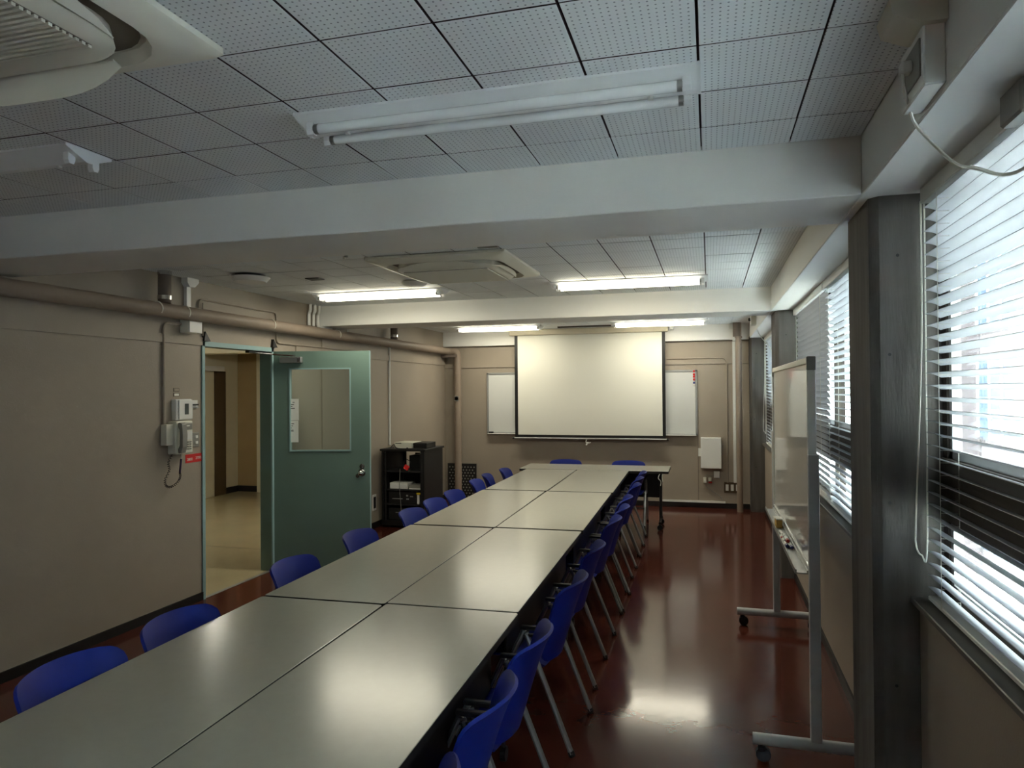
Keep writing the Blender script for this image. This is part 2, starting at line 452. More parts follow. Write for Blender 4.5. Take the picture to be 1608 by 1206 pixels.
# ------------------------------------------------------------------ the hall beyond the door
struct('wall_hall_left', bx(-8.0, -7.85, 3.2, 10.6, -.1, 2.6), 'hallwhite', label='pale hall wall seen through the doorway')
struct('wall_hall_end', bx(-8.0, XL-.11, 10.5, 10.65, -.1, 2.6), 'tan', label='tan end wall of the hall seen through the doorway')
struct('wall_hall_near', bx(-8.0, XL-.11, 3.05, 3.2, -.1, 2.6), 'hallwhite', label='hall wall behind the left wall')
hf = sempty('floor_hall', 'beige waxed floor of the hall beyond the door')
for k, (a, b_) in enumerate(((3.2, 6.67), (6.68, 10.5))):
    obj('floor_slab', bx(-7.85, XL, a, b_, -.1, -.002), 'hallfloor', hf)
obj('floor_joint', bx(-7.85, XL-.11, 6.665, 6.685, -.1, -.003), 'baseb', hf)
struct('ceiling_hall', bx(-8.0, XL-.11, 3.05, 10.65, 2.5, 2.6), 'beam')
struct('ceiling_beam', bx(-7.85, XL-.11, 9.2, 9.5, 2.30, 2.5), 'hallwhite', label='pale soffit across the hall ceiling')
bm = nb(); box(bm, -7.85, -7.838, 10.17, 10.5, 0, .1); box(bm, -7.85, -4.15, 10.488, 10.5, 0, .1)
struct('baseboard_hall', bm, 'baseb')
d2 = sempty('door_2', 'dark brown door with pale frame in the hall')
obj('door_leaf', bx(-7.848, -7.83, 9.86, 10.165, 0, 2.05), 'brown', d2); obj('door_frame', bx(-7.849, -7.82, 9.60, 9.86, 0, 2.05), 'hallwhite', d2); obj('door_head', bx(-7.849, -7.72, 9.5, 10.0, 2.05, 2.13, bev=.004), 'white', d2)
struct('trim_7', bx(-7.43, -7.35, 10.44, 10.5, 0, 2.5), 'hallwhite', label='pale strip painted as light on a column edge in the hall')  # pale colour stands in for light along a column edge
lamp = thing('hall_fill_lamp', 'unseen fill lamp added to light the hall', 'lamp', (-6.2, 7.3, 2.5))  # out of view, added to brighten what shows through the doorway
obj('body', bx(-.1, .1, -.6, .6, -.05, 0, bev=.005), 'lampwhite', lamp)
hl = obj('tube', cyl(nb(), (0, -.58, -.07), (0, .58, -.07), .016, 10), mat('hall_fill_tube', (255, 249, 232), .5, emit=95), lamp)

# ------------------------------------------------------------------ door_1
d1 = sempty('door_1', 'sage green steel door standing open into the room')
fr = nb(); FX0, FX1 = XL-.002, XL+.012
box(fr, FX0, FX1, 4.925, 4.957, 0, 2.125); box(fr, FX0, FX1, 5.885, 5.915, 0, 2.125); box(fr, FX0, FX1, 4.925, 5.915, 2.085, 2.125)
obj('door_frame', fr, 'teal_lit', d1)  # front faces coloured lighter for the light they catch
fj = nb(); box(fj, XL-.12, XL-.002, 4.925, 4.957, 0, 2.125); box(fj, XL-.12, XL-.002, 5.885, 5.915, 0, 2.125); box(fj, XL-.12, XL-.002, 4.957, 5.885, 2.085, 2.125); obj('door_jamb', fj, 'teal', d1)  # darker teal puts the shade of the opening into the colour
obj('threshold', bx(XL-.035, XL+.005, 4.957, 5.885, -.004, .003), 'sill', d1)
ang = math.atan2(.225, .87)
def dm(): return Matrix.Translation((-4.0, 5.925, 0)) @ Matrix.Rotation(ang, 4, 'Z')
def place(o): o.matrix_local = dm(); return o
W_, wx0, wx1, wz0, wz1 = .897, .125, .719, 1.13, 1.928
bm = nb()
for a in ((-.025, wx0, .012, 2.09), (wx1, W_, .012, 2.09), (wx0, wx1, .012, wz0), (wx0, wx1, wz1, 2.09)):
    box(bm, a[0], a[1], 0, .04, a[2], a[3])
slab = place(obj('door_slab', bm, 'teal', d1))
e = nb(); t_ = .012
for a in ((wx0, wx0+t_, wz0, wz1), (wx1-t_, wx1, wz0, wz1)): box(e, a[0], a[1], -.004, .044, a[2], a[3])
for a in ((wx0, wx1, wz0, wz0+t_), (wx0, wx1, wz1-t_, wz1)): box(e, a[0], a[1], -.004, .044, a[2], a[3])
obj('window_bead', e, 'teal_lit', slab)
obj('pane', bx(wx0+.008, wx1-.008, .018, .022, wz0+.008, wz1-.008), 'glass', slab)
obj('edge_strip', bx(W_, W_+.004, -.001, .041, .012, 2.09), 'teal_lit', slab)
k = nb(); cyl(k, (.82, 0, .925), (.82, -.008, .925), .035, 20); cyl(k, (.82, -.008, .925), (.82, -.035, .925), .012, 12)
bmesh.ops.create_uvsphere(k, u_segments=16, v_segments=10, radius=.028, matrix=Matrix.Translation((.82, -.052, .925)))
obj('door_knob', k, 'chrome', slab, True)
k = nb(); cyl(k, (.825, 0, .985), (.825, -.012, .985), .024, 20); box(k, .821, .829, -.026, -.012, .968, 1.002)
obj('thumb_turn', k, 'chrome', slab, True)
k = nb(); cyl(k, (.79, -.045, .90), (.79, -.005, .90), .018, 14); obj('knob_guard', k, 'chrome', slab, True)
obj('closer_body', bx(.05, .262, -.055, 0, 1.978, 2.035, bev=.006), 'steel', slab)
obj('closer_cap', bx(.222, .255, -.058, -.05, 1.985, 2.03, bev=.003), 'chrome', slab)
for z in (.50, 1.72): obj('hinge', cyl(nb(), (-.034, -.004, z), (-.034, -.004, z+.13), .011, 10), 'steel', slab)
a_ = nb(); tube(a_, [(-3.80, 5.94, 2.045), (-3.98, 5.84, 2.058), (-4.07, 5.62, 2.066)], .008, 6); obj('closer_arm', a_, 'chrome', d1)
obj('closer_shoe', bx(-4.09, -4.05, 5.58, 5.84, 2.062, 2.084, bev=.003), 'dark', d1)
nt_ = place(obj('paper_notice', bx(.131, .212, .0163, .0175, 1.428, 1.635), 'paper')); tag(nt_, 'upper white paper notice taped behind the door glass', 'notice')
n2_ = place(obj('paper_notice', bx(.131, .208, .0163, .0175, 1.218, 1.424), 'paper')); tag(n2_, 'lower white paper notice taped behind the door glass', 'notice')
for par, rows in ((nt_, ((1.6, .112, .132), (1.58, .094, .126), (1.562, .096, .112), (1.543, .094, .134))), (n2_, ((1.395, .1, .126), (1.375, .1, .116), (1.355, .096, .106), (1.335, .096, .12), (1.325, .096, .122)))):
    b_ = nb()
    for z, xa, xb in rows: box(b_, xa+.04, xb+.04, .0156, .0163, z-.003, z+.003)
    obj('print', b_, 'dark', par)
# little dark brackets above the frame corners
for y, l in ((4.955, 'left'), (5.905, 'right')):
    tag(obj('corner_bracket', prism(nb(), [(y-.025, 2.128), (y+.05, 2.128), (y-.01, 2.205)], 'x', XL, XL+.03), 'dark'), 'small dark triangular bracket above the %s end of the door frame' % l, 'bracket')

# ------------------------------------------------------------------ pipes and wires on the left and back walls
pp = thing('wall_pipe', 'thick beige lagged pipe along the left wall turning down in the corner', 'pipe', (-3.93, 0, 0))
t_ = nb(); tube(t_, round_path([(0, YF+.02, 2.325), (0, 10.36, 2.318), (.15, 10.40, 2.315), (.15, 10.40, .004)], .12), .054, 20); obj('pipe_run', t_, 'pipe', pp, True)
for y in (4.33, 4.62, 5.74, 6.95): obj('joint_ring', cyl(nb(), (0, y-.004, 2.325), (0, y+.004, 2.325), .0565, 20), 'cream', pp, True)
k = nb(); cyl(k, (.15, 10.335, 1.58), (.15, 10.37, 1.58), .03, 12); box(k, .12, .18, 10.335, 10.35, 1.54, 1.62)
obj('valve', k, 'steel', pp); obj('pipe_bracket', bx(-.10, .16, 10.32, 10.44, 2.22, 2.262), 'pipewrap', pp)
for y, l in ((4.41, 'near the door'), (8.42, 'past the open door')):
    st = thing('pipe_riser', 'short lagged riser from the wall pipe to the ceiling %s' % l, 'pipe', (-3.93, y, 0), 0)
    obj('riser', cyl(nb(), (0, 0, 2.375), (0, 0, 2.62), .047, 18), 'pipewrap', st, True)
    for z in (2.40, 2.585): obj('collar', cyl(nb(), (0, 0, z), (0, 0, z+.03), .051, 18), 'chrome', st, True)
def conduit(label, pts, r=.011, m='wall', name='wall_conduit', rr=.05, cat='conduit'):
    t_ = nb(); tube(t_, round_path(pts, rr), r, 8); return tag(obj(name, t_, m, None, True), label, cat)
cx = XL+.012
conduit('painted conduit dropping from the switch box to the telephone', [(cx, 4.68, 2.245), (cx, 4.495, 2.235), (cx, 4.495, 1.44)])
conduit('painted conduit looping up above the door and down again', [(cx, 4.885, 2.29), (cx, 4.885, 2.465), (cx, 5.965, 2.465), (cx, 5.965, 2.175), (cx, 7.6, 2.178)], .008)
conduit('thin painted conduit going up beside the door frame', [(cx, 4.935, 2.17), (cx, 4.935, 2.44)], .006)
for i, y in enumerate((6.49, 6.575, 6.66)):
    conduit('%s of three pale conduits hanging at the left end of the middle beam' % ('leftmost', 'middle one', 'rightmost')[i], [(XL+.06, y, ZC-.01), (XL+.06, y, 2.54), (XL+.03, y+.02, 2.52), (XL+.03, y+.02, 2.392), (XL+.03, y+.3, 2.388)][:4 if i < 2 else 5], .016, 'beam', rr=.03)
conduit('white wire conduit down the left wall past the open door', [(cx, 8.46, 2.27), (cx, 8.46, 1.0)], .014, 'white')
conduit('thin white rod from ceiling above the open door', [(XL+.1, 7.2, ZB), (XL+.1, 7.2, 2.36), (XL+.05, 7.2, 2.36)], .006, 'white', rr=.01)
rb = thing('switch_box', 'white wall box under the pipe with a white cable duct rising to the ceiling', 'box', (XL, 4.755, 2.175))
obj('box', bx(0, .085, -.075, .075, 0, .205, bev=.006), 'cream', rb); obj('lid', bx(.085, .092, -.072, .072, .003, .202, bev=.002), 'white', rb)
obj('duct', bx(.0, .03, -.03, .02, .205, .42, bev=.003), 'white', rb); obj('duct_elbow', prism(nb(), [(-.055, .445), (.075, .445), (.075, .41), (.03, .37), (-.03, .37), (-.055, .40)], 'x', 0, .06), 'white', rb)

# ceiling detector by the left wall
sd = thing('ceiling_speaker', 'round white ceiling speaker near the left wall', 'speaker', (-3.44, 4.76, 2.614))
k = nb(); cyl(k, (0, 0, -.02), (0, 0, 0), .115, 28); obj('mount', k, 'dark', sd, True)
k = nb(); cyl(k, (0, 0, -.055), (0, 0, -.02), .12, 32, r2=.15); obj('dish', k, 'white', sd, True)
sd = thing('smoke_detector', 'round white smoke detector behind the far air conditioner', 'detector', (-2.36, 5.46, 2.614))
k = nb(); cyl(k, (0, 0, -.012), (0, 0, 0), .10, 28); obj('base', k, 'white', sd, True)
k = nb(); cyl(k, (0, 0, -.04), (0, 0, -.012), .08, 28, r2=.118); obj('dish', k, 'white', sd, True)
sd = thing('ceiling_hook', 'small metal ceiling fitting near the near beam', 'fitting', (-2.33, 4.25, 2.614))
k = nb(); cyl(k, (0, 0, -.018), (0, 0, 0), .012, 10); obj('stud', k, 'steel', sd); obj('clip', bx(-.02, -.006, -.008, .008, -.03, 0), 'white', sd)
tag(obj('ceiling_clip', bx(-1.40, -1.27, 4.23, 4.26, 2.597, 2.614), 'greyp'), 'thin grey clip on the ceiling before the far air conditioner', 'clip')
tag(obj('ceiling_grate', bx(-3.12, -3.00, 5.02, 5.12, 2.606, 2.614), 'dark'), 'small dark square vent in the ceiling by the round speaker', 'vent')

# ------------------------------------------------------------------ telephone, controller, switches
ph = thing('wall_telephone', 'grey wall telephone with coiled cord beside the doorway', 'telephone', (XL, 4.60, 1.225))
obj('mount_box', bx(0, .055, -.125, -.04, .075, .235, bev=.004), 'cream', ph)
obj('body', bx(.0, .085, -.055, .125, 0, .255, bev=.01, seg=2), 'cream', ph)
h = nb()
prof = [(.105, .248), (.13, .235), (.138, .15), (.135, .06), (.12, .012), (.095, .01), (.09, .04), (.105, .07), (.105, .19), (.09, .215), (.09, .24)]
prism(h, prof, 'y', -.05, .005); bmesh.ops.bevel(h, geom=h.edges[:], offset=.004, segments=1, affect='EDGES'); obj('handset', h, 'greyp', ph)
obj('display', bx(.085, .087, .025, .115, .185, .235), 'greyp', ph); obj('card', bx(.0855, .0885, .045, .085, .212, .222), 'paper', ph)
obj('number_panel', bx(.085, .087, .03, .115, .11, .175), 'white', ph)
for r in range(4):
    for c in range(3): obj('key', bx(.085, .0895, .035+.026*c, .053+.026*c, .03+.018*r, .041+.018*r), 'greyp', ph)
def coil(path, r, turns, n):
    P = smooth_path(path, 12); out = []
    N = turns*8
    for i in range(N+1):
        t = i/N*(len(P)-1); j = min(int(t), len(P)-2); p = P[j].lerp(P[j+1], t-j); d = (P[j+1]-P[j]).normalized()
        a = Vector((1, 0, 0)); b2 = d.cross(a).normalized(); th = 2*PI*i/8
        out.append(p + a*r*math.cos(th) + b2*r*math.sin(th))
    return out
cd = nb(); tube(cd, coil([(.05, -.06, 0), (.04, -.09, -.06), (.04, -.08, -.12), (.04, -.125, -.19), (.04, -.11, -.235), (.04, -.05, -.245), (.05, -.0, -.215), (.06, .01, -.18), (.08, -.015, -.14)], .0075, 30, 8), .0023, 5); obj('coiled_cord', cd, 'dark', ph, True)
cd = nb(); cyl(cd, (.08, -.015, -.14), (.09, -.012, -.035), .0085, 8); obj('cord_sleeve', cd, 'purple', ph, True)
cd = nb(); tube(cd, smooth_path([(.09, -.012, -.035), (.10, -.02, -.01), (.108, -.025, .015)]), .003, 6); obj('cord_end', cd, 'white', ph)
rc = thing('wall_controller', 'white air conditioner controller above the wall telephone', 'controller', (XL, 4.67, 1.485))
obj('body', bx(0, .045, -.085, .095, 0, .165, bev=.006), 'white', rc); obj('cover', bx(.045, .056, -.06, .09, .006, .16, bev=.004), 'white', rc)
obj('screen', bx(.056, .058, .0, .042, .045, .13), 'lcd', rc)
ks = thing('key_holder', 'small white wall holder with a black bar right of the controller', 'holder', (XL, 4.82, 1.575))
obj('plate', bx(0, .006, -.045, .055, 0, .065), 'white', ks); obj('bar', bx(.006, .025, -.045, .045, .022, .034), 'black', ks); obj('hook', bx(.006, .022, -.045, .05, .002, .012), 'steel', ks); obj('tab', bx(.006, .009, -.04, -.015, .045, .064), 'yellow', ks)
for i, z in enumerate((1.672, 1.71)):
    s_ = thing('wall_sticker', '%s small framed label above the wall controller' % ('lower', 'upper')[i], 'sticker', (XL, 4.64, z))
    obj('frame', bx(0, .004, -.03, .03, 0, .028), 'pipewrap', s_); obj('card', bx(.004, .005, -.024, .024, .005, .023), ('paper', 'wall')[i], s_)
sw = thing('light_switch', 'steel double light switch plate by the doorway', 'switch', (XL, 4.85, 1.262))
obj('plate', bx(0, .008, -.04, .04, 0, .115, bev=.003), 'greyp', sw)
for z in (.022, .068): obj('rocker', bx(.008, .014, -.008, .022, z, z+.024, bev=.003), 'white', sw)
rl = thing('red_label', 'red sticker with white numbers under the light switch', 'sticker', (XL, 4.835, 1.172))
obj('sticker', bx(0, .0015, -.096, .094, -.034, .034), 'red', rl)
R_ = Matrix(((0, 0, 1, .0016), (1, 0, 0, 0), (0, 1, 0, 0), (0, 0, 0, 1)))
text('2800', .032, Matrix.Translation((0, -.048, -.008)) @ R_, 'paper', rl, 'number')
text('2700', .032, Matrix.Translation((0, .05, -.002)) @ R_, 'paper', rl, 'number')
ol = thing('wall_outlet', 'low wall outlet right of the open green door', 'outlet', (XL, 8.02, .22))
obj('plate', bx(0, .01, -.05, .05, 0, .20, bev=.003), 'white', ol); obj('socket', bx(.01, .014, -.03, .03, .03, .17), 'dark', ol)

# ------------------------------------------------------------------ fluorescent lamps
def ceiling_lamp(x, y, label, on, tubes=True):
    l = thing('ceiling_lamp', label, 'lamp', (x, y, ZC-.006), 0, 'twin tube ceiling lamps')
    L = 1.28
    # inverted-ridge body: wide at the ceiling, narrow below
    b_ = prism(nb(), [(-.100, 0), (.100, 0), (.100, -.008), (.013, -.044), (-.013, -.044), (-.100, -.008)], 'x', -L/2, L/2); obj('body', b_, 'lampwhite', l)
    for s in (-1, 1):
        e_ = prism(nb(), [(-.103, .0), (.103, .0), (.103, -.010), (.011, -.048), (-.011, -.048), (-.103, -.010)], 'x', s*L/2-.004, s*L/2+.004); obj('end_plate', e_, 'lampwhite', l)
        for y_ in (-.052, .055):
            k = prism(nb(), [(y_-.015, -.010), (y_+.015, -.010), (y_+.015, -.048), (y_+.009, -.062), (y_-.009, -.062), (y_-.015, -.048)], 'x', s*(L/2-.035)-.012, s*(L/2-.035)+.012); obj('socket', k, 'lampwhite', l)
    for y_ in (-.052, .055) if tubes else ():
        t_ = cyl(nb(), (-L/2+.06, y_, -.043), (L/2-.06, y_, -.043), .0165, 12); tb = obj('tube', t_, 'tubeon' if on else 'tubeoff', l, True)
        for s in (-1, 1): obj('tube_cap', cyl(nb(), (s*(L/2-.062), y_, -.043), (s*(L/2-.046), y_, -.043), .0168, 12), 'steel', tb, True)
    for s in (-1, 1): obj('starter', cyl(nb(), (s*(L/2-.14), .0, -.039), (s*(L/2-.14), .0, -.052), .009, 10), 'white', l)
    if on:
        L_ = bpy.data.lights.new('lamp_light', 'AREA'); L_.shape = 'RECTANGLE'; L_.size = 1.16; L_.size_y = .125; L_.energy = LAMP_WATTS; L_.color = (1, .94, .77)
        q = bpy.data.objects.new('lamp_light', L_); C.objects.link(q); q.parent = l; q.location = (0, 0, -.0645)
    if not on:
        a = math.atan2(.032, .072)
        obj('rating_label', bx(-.05, .05, -.018, .018, -.0012, 0), 'cream', l).matrix_local = Matrix.Translation((-L/2+.12, -.052, -.0232)) @ Matrix.Rotation(-a, 4, 'X')
    return l
ceiling_lamp(-.66, 2.135, 'unlit white twin tube lamp in the middle of the near ceiling', False)
ceiling_lamp(-2.885, 2.135, 'empty lamp at left of the near ceiling showing its triangular end', False, False)
ceiling_lamp(-.65, 5.945, 'lit lamp right of the far air conditioner', True)
ceiling_lamp(-2.92, 5.945, 'lit lamp left of the far air conditioner', True)
ceiling_lamp(-.645, 9.72, 'lit lamp above the right half of the projection screen', True)
ceiling_lamp(-2.91, 9.72, 'lit lamp above the left end of the projection screen', True)

# ------------------------------------------------------------------ ceiling air conditioners
def air_conditioner(x, y, label):
    a = thing('air_conditioner', label, 'air conditioner', (x, y, ZC-.0095), 0, 'ceiling cassette air conditioners')
    # square panel with bevelled rim
    H = .5
    p_ = nb()
    def ring(w, z, r, k=5): return [p_.verts.new((u, v, z)) for u, v in rrect(2*w, 2*w, r, k)]
    rs = [ring(H, 0, .012), ring(H, -.016, .012), ring(H-.012, -.026, .014), ring(.425, -.045, .16)]
    for r0, r1 in zip(rs, rs[1:]):
        n = len(r0)
        for i in range(n): p_.faces.new((r0[i], r0[(i+1) % n], r1[(i+1) % n], r1[i]))
    r4 = ring(.415, -.012, .155); r0 = rs[-1]; n = len(r0)
    for i in range(n): p_.faces.new((r0[i], r0[(i+1) % n], r4[(i+1) % n], r4[i]))
    p_.faces.new(r4)
    obj('panel', p_, 'cream', a, True)
    obj('duct_shadow', prism(nb(), rrect(.80, .80, .14), 'z', -.016, -.0125), 'recess', a)  # brown-grey plate stands in for the shade inside the air slots
    c_ = nb()
    def ring2(w, z, r): return [c_.verts.new((u, v, z)) for u, v in rrect(2*w, 2*w, r, 6)]
    rr_ = [ring2(.352, -.016, .13), ring2(.360, -.055, .135), ring2(.345, -.068, .125), ring2(.30, -.074, .10)]
    for q0, q1 in zip(rr_, rr_[1:]):
        n = len(q0)
        for i in range(n): c_.faces.new((q0[i], q0[(i+1) % n], q1[(i+1) % n], q1[i]))
    c_.faces.new(rr_[-1]); obj('centre_cover', c_, 'cream', a, True)
    obj('grille_back', bx(-.31, .31, -.26, .26, -.0765, -.0735), 'recess', a)  # darker plate painted as the shaded gaps between the ribs
    g = nb()
    for i in range(30):
        u = -.255 + .51*i/29; box(g, -.31, .31, u-.0048, u+.0048, -.0830, -.0755)
    obj('grille', g, 'cream', a)
    for k in range(4):
        f_ = nb(); n = 8; L = .27
        for s in range(n):
            u0, u1 = -L + 2*L*s/n, -L + 2*L*(s+1)/n
            cv = lambda u: .388 - .012*(u/L)**4
            wd = lambda u: .022*(1-abs(u/L)**3)+.001
            q = [f_.verts.new(v) for v in ((u0, cv(u0)-.014, -.058), (u1, cv(u1)-.014, -.058), (u1, cv(u1)-.014+wd(u1), -.058+wd(u1)*.9), (u0, cv(u0)-.014+wd(u0), -.058+wd(u0)*.9))]
            f_.faces.new(q)
        bmesh.ops.remove_doubles(f_, verts=f_.verts, dist=1e-5); bmesh.ops.solidify(f_, geom=f_.faces[:], thickness=.004)
        fl = obj('flap', f_, 'cream', a, True); fl.rotation_euler = (0, 0, k*PI/2)
    return a
ac = air_conditioner(-1.73, 1.10, 'big cream ceiling air conditioner cut off at the top left of the photo')
lip = nb(); n = 14
for i in range(n):
    u0, u1 = -.30+.56*i/n, -.30+.56*(i+1)/n
    z = lambda u: -.118+.06*abs((u+.02)/.28)**4
    q = [lip.verts.new(v) for v in ((u0, .372, -.05), (u1, .372, -.05), (u1, .40, z(u1)), (u0, .40, z(u0)))]; lip.faces.new(q)
bmesh.ops.remove_doubles(lip, verts=lip.verts, dist=1e-5); bmesh.ops.solidify(lip, geom=lip.faces[:], thickness=.006); obj('lowered_flap', lip, 'cream', ac, True, label='flap hanging open')
air_conditioner(-1.76, 4.86, 'cream ceiling air conditioner between the two lit middle lamps')

# ------------------------------------------------------------------ wire duct with plug on the window beam
pb = thing('outlet_duct', 'white outlet box on the window beam with a cable duct up to the ceiling', 'outlet', (CEN, 1.86, 2.412))
obj('box', bx(-.048, 0, 0, .20, 0, .15, bev=.004), 'white', pb)
obj('duct_elbow', prism(nb(), [(-.005, .14), (-.055, .14), (-.115, .165), (-.125, .205), (0, .205), (0, .14)], 'y', -.02, .11), 'cream', pb)
obj('outlet_face', bx(-.052, -.048, .02, .16, .03, .12), 'greyp', pb)
pc = thing('power_cord', 'white power cord drooping from the beam outlet to the near window', 'cord', (0, 0, 0))
k = nb(); box(k, .462, .488, 1.93, 1.965, 2.475, 2.505, bev=.006, seg=2); obj('plug', k, 'white', pc)
k = nb(); tube(k, smooth_path([(.468, 1.945, 2.48), (.472, 1.95, 2.44), (.50, 2.02, 2.42), (.53, 2.08, 2.393), (.57, 2.055, 2.322), (.605, 2.01, 2.258), (.64, 1.985, 2.238), (.69, 1.965, 2.212), (.715, 1.90, 2.212), (.72, 1.80, 2.25), (.70, 1.75, 2.335)], 6), .0045, 7); obj('cable', k, 'cord', pc, True)
fb = thing('beam_box', 'small beige box on the far end of the window beam', 'box', (CEN, 8.95, 2.46))
obj('box', bx(-.06, 0, -.10, .10, 0, .14, bev=.004), 'cream', fb); obj('plug', bx(-.085, -.06, -.03, .01, .05, .085, bev=.004), 'dark', fb)
k = nb(); tube(k, smooth_path([(CEN+.0, 8.75, 2.395), (.58, 8.72, 2.30), (.66, 8.7, 2.2), (.70, 8.68, 2.12)], 6), .004, 6); tag(obj('thin_cord', k, 'cord', None, True), 'thin white cord hanging below the far window beam', 'cord')

# ------------------------------------------------------------------ far wall
ps = thing('projection_screen', 'pull down projection screen with black border on the far wall', 'screen', (-1.73, 10.36, 0))
obj('case', bx(-1.19, 1.165, -.055, .055, 2.525, 2.61, bev=.012, seg=2), 'case', ps)
def slab_poly(name, x0, x1, z0, z1, y0, y1, m): return obj(name, bx(x0, x1, y0, y1, z0, z1), m, ps)
slab_poly('border', -1.12, 1.12, .99, 2.53, .010, .013, 'black'); slab_poly('fabric', -1.07, 1.075, 1.03, 2.53, .006, .010, 'screen')
k = nb(); cyl(k, (-1.13, .01, .978), (1.13, .01, .978), .012, 12); obj('bottom_bar', k, 'alu', ps, True)
for s in (-1, 1): obj('end_cap', cyl(nb(), (s*1.13, .01, .978), (s*1.16, .01, .978), .0135, 12), 'black', ps, True)
k = nb(); tube(k, smooth_path([(-.02, .0, .968), (-.035, -.005, .93), (.0, -.01, .915), (.04, -.01, .925)], 6), .006, 6); cyl(k, (-.03, -.005, .885), (.0, -.005, .925), .012, 8); obj('pull_handle', k, 'white', ps, True)
obj('hanger', bx(1.18, 1.24, -.02, .06, 2.55, 2.60), 'white', ps)
tag(obj('ceiling_rail', bx(-2.1, -.9, 9.98, 10.03, 2.595, 2.614), 'wframe'), 'thin dark rail on the ceiling above the projection screen', 'rail')
wb = thing('wall_whiteboard', 'wide whiteboard on the far wall half hidden behind the screen', 'whiteboard', (-1.75, 10.5, 1.03))
Wb, Hb = 1.58, .945
obj('surface', bx(-Wb+.02, Wb-.02, -.018, -.002, .02, Hb-.02), 'board', wb)
f_ = nb(); 
for a in ((-Wb, -Wb+.03, 0, Hb), (Wb-.03, Wb, 0, Hb)): box(f_, a[0], a[1], -.028, 0, a[2], a[3], bev=.004)
for a in ((-Wb, Wb, 0, .03), (-Wb, Wb, Hb-.03, Hb)): box(f_, a[0], a[1], -.028, 0, a[2], a[3], bev=.004)
obj('frame', f_, 'alu', wb)
obj('pen_tray', bx(-Wb+.02, Wb-.02, -.075, -.028, 0, .012, bev=.003), 'white', wb)
for i, (z, m) in enumerate(((.925, 'red'), (.880, 'red'), (.846, 'red'), (.806, 'red'), (.758, 'markerblue'), (.731, 'white'))):
    k = nb(); cyl(k, (0, 0, 0), (0, -.012, 0), .0165, 14, r2=.014)
    o = tag(obj('board_magnet', k, m, None, True), ['topmost red', 'second red', 'third red', 'lowest red', 'dark blue', 'white'][i] + ' round magnet at the right edge of the wall whiteboard', 'magnet', 'magnets on the wall whiteboard'); o.location = (-1.75+Wb-.045, 10.482, 1.03+z)
tag(obj('board_eraser', bx(-3.29, -3.22, 10.43, 10.468, 1.043, 1.068, bev=.004), 'black'), 'small black eraser at the left end of the wall whiteboard tray', 'eraser')
cb = thing('wall_cabinet', 'white metal junction cabinet on the far wall right of the whiteboard', 'cabinet', (.0, 10.5, .575))
obj('body', bx(-.13, .15, -.12, 0, 0, .435, bev=.005), 'white', cb); obj('door', bx(-.128, .148, -.132, -.122, .004, .431, bev=.003), 'white', cb); obj('latch', cyl(nb(), (-.155, -.07, .25), (-.13, -.07, .25), .014, 10), 'black', cb); obj('hinge_ear', bx(-.165, -.13, -.09, -.05, .17, .28), 'white', cb)
jb = thing('small_box', 'small white box on the far wall below the metal cabinet', 'box', (.085, 10.5, .435)); obj('box', bx(-.04, .04, -.04, 0, 0, .095, bev=.004), 'white', jb); obj('lid', bx(-.036, .036, -.044, -.04, .004, .091), 'white', jb)
pl = thing('plug_adapter', 'pair of plug adapters with a thin cable under the small white box', 'plug', (-.05, 10.5, .36))
obj('adapter', bx(-.05, -.005, -.05, 0, 0, .08, bev=.006), 'cream', pl); obj('plug', bx(.02, .065, -.05, 0, .03, .075, bev=.006), 'cream', pl); obj('red_tag', bx(.022, .07, -.045, 0, .002, .016), 'red', pl)
k = nb(); tube(k, smooth_path([(-.03, -.03, .075), (0, -.03, .115), (.06, -.025, .105), (.12, -.02, .10)], 6), .004, 6); tube(k, smooth_path([(-.03, -.03, 0), (-.01, -.03, -.05), (.08, -.02, -.12), (.18, -.02, -.19), (.22, -.02, -.27)], 6), .004, 6); obj('cable', k, 'greyp', pl, True)
for i, (x, w2, n_) in enumerate(((.27, .075, 2), (.425, .04, 1))):
    ou = thing('wall_outlet', ['double', 'single'][i] + ' steel wall outlet low on the far wall by the pipe', 'outlet', (x-.01 if i == 0 else .365, 10.5, .225))
    obj('plate', bx(-w2, w2, -.012, 0, 0, .15, bev=.003), 'brown', ou)
    for q in range(n_):
        xx = (-.035+.07*q) if n_ == 2 else 0; obj('socket', bx(xx-.02, xx+.02, -.018, -.012, .03, .12, bev=.002), 'white', ou)
conduit('thin painted conduit from the screen curving down to the outlet', [(-.60, YB-.012, 2.14), (.20, YB-.012, 2.14), (.235, YB-.012, 2.06), (.235, YB-.012, .37)], .008, 'wall', rr=.09)
du = thing('cable_duct', 'white vertical cable duct beside the right hand pipe', 'duct', (.335, 10.5, 0)); obj('duct', bx(-.02, .02, -.025, 0, .37, 2.37, bev=.003), 'white', du); obj('duct_top', bx(-.02, .02, -.11, -.08, 2.37, 2.55, bev=.003), 'white', du); obj('duct_cap', bx(-.07, .02, -.12, -.08, 2.55, 2.61, bev=.003), 'white', du)
rp_ = thing('corner_pipe', 'painted vertical pipe standing before the far right corner', 'pipe', (.39, 10.26, 0)); obj('pipe', cyl(nb(), (0, 0, 0), (0, 0, 2.612), .041, 18), 'pipe', rp_, True); obj('pipe_sleeve', cyl(nb(), (-.02, 0, 2.42), (-.02, 0, 2.612), .054, 18), 'pipewrap', rp_, True); obj('collar', cyl(nb(), (0, 0, 2.40), (0, 0, 2.42), .05, 18), 'pipe', rp_, True)
pg = thing('perforated_panel', 'black perforated panel leaning in the left corner behind the pipe', 'panel', (-3.735, 10.44, 0))
obj('panel', perfo := bx(-.235, .235, 0, .02, 0, .565), 'black', pg)
h_ = nb()
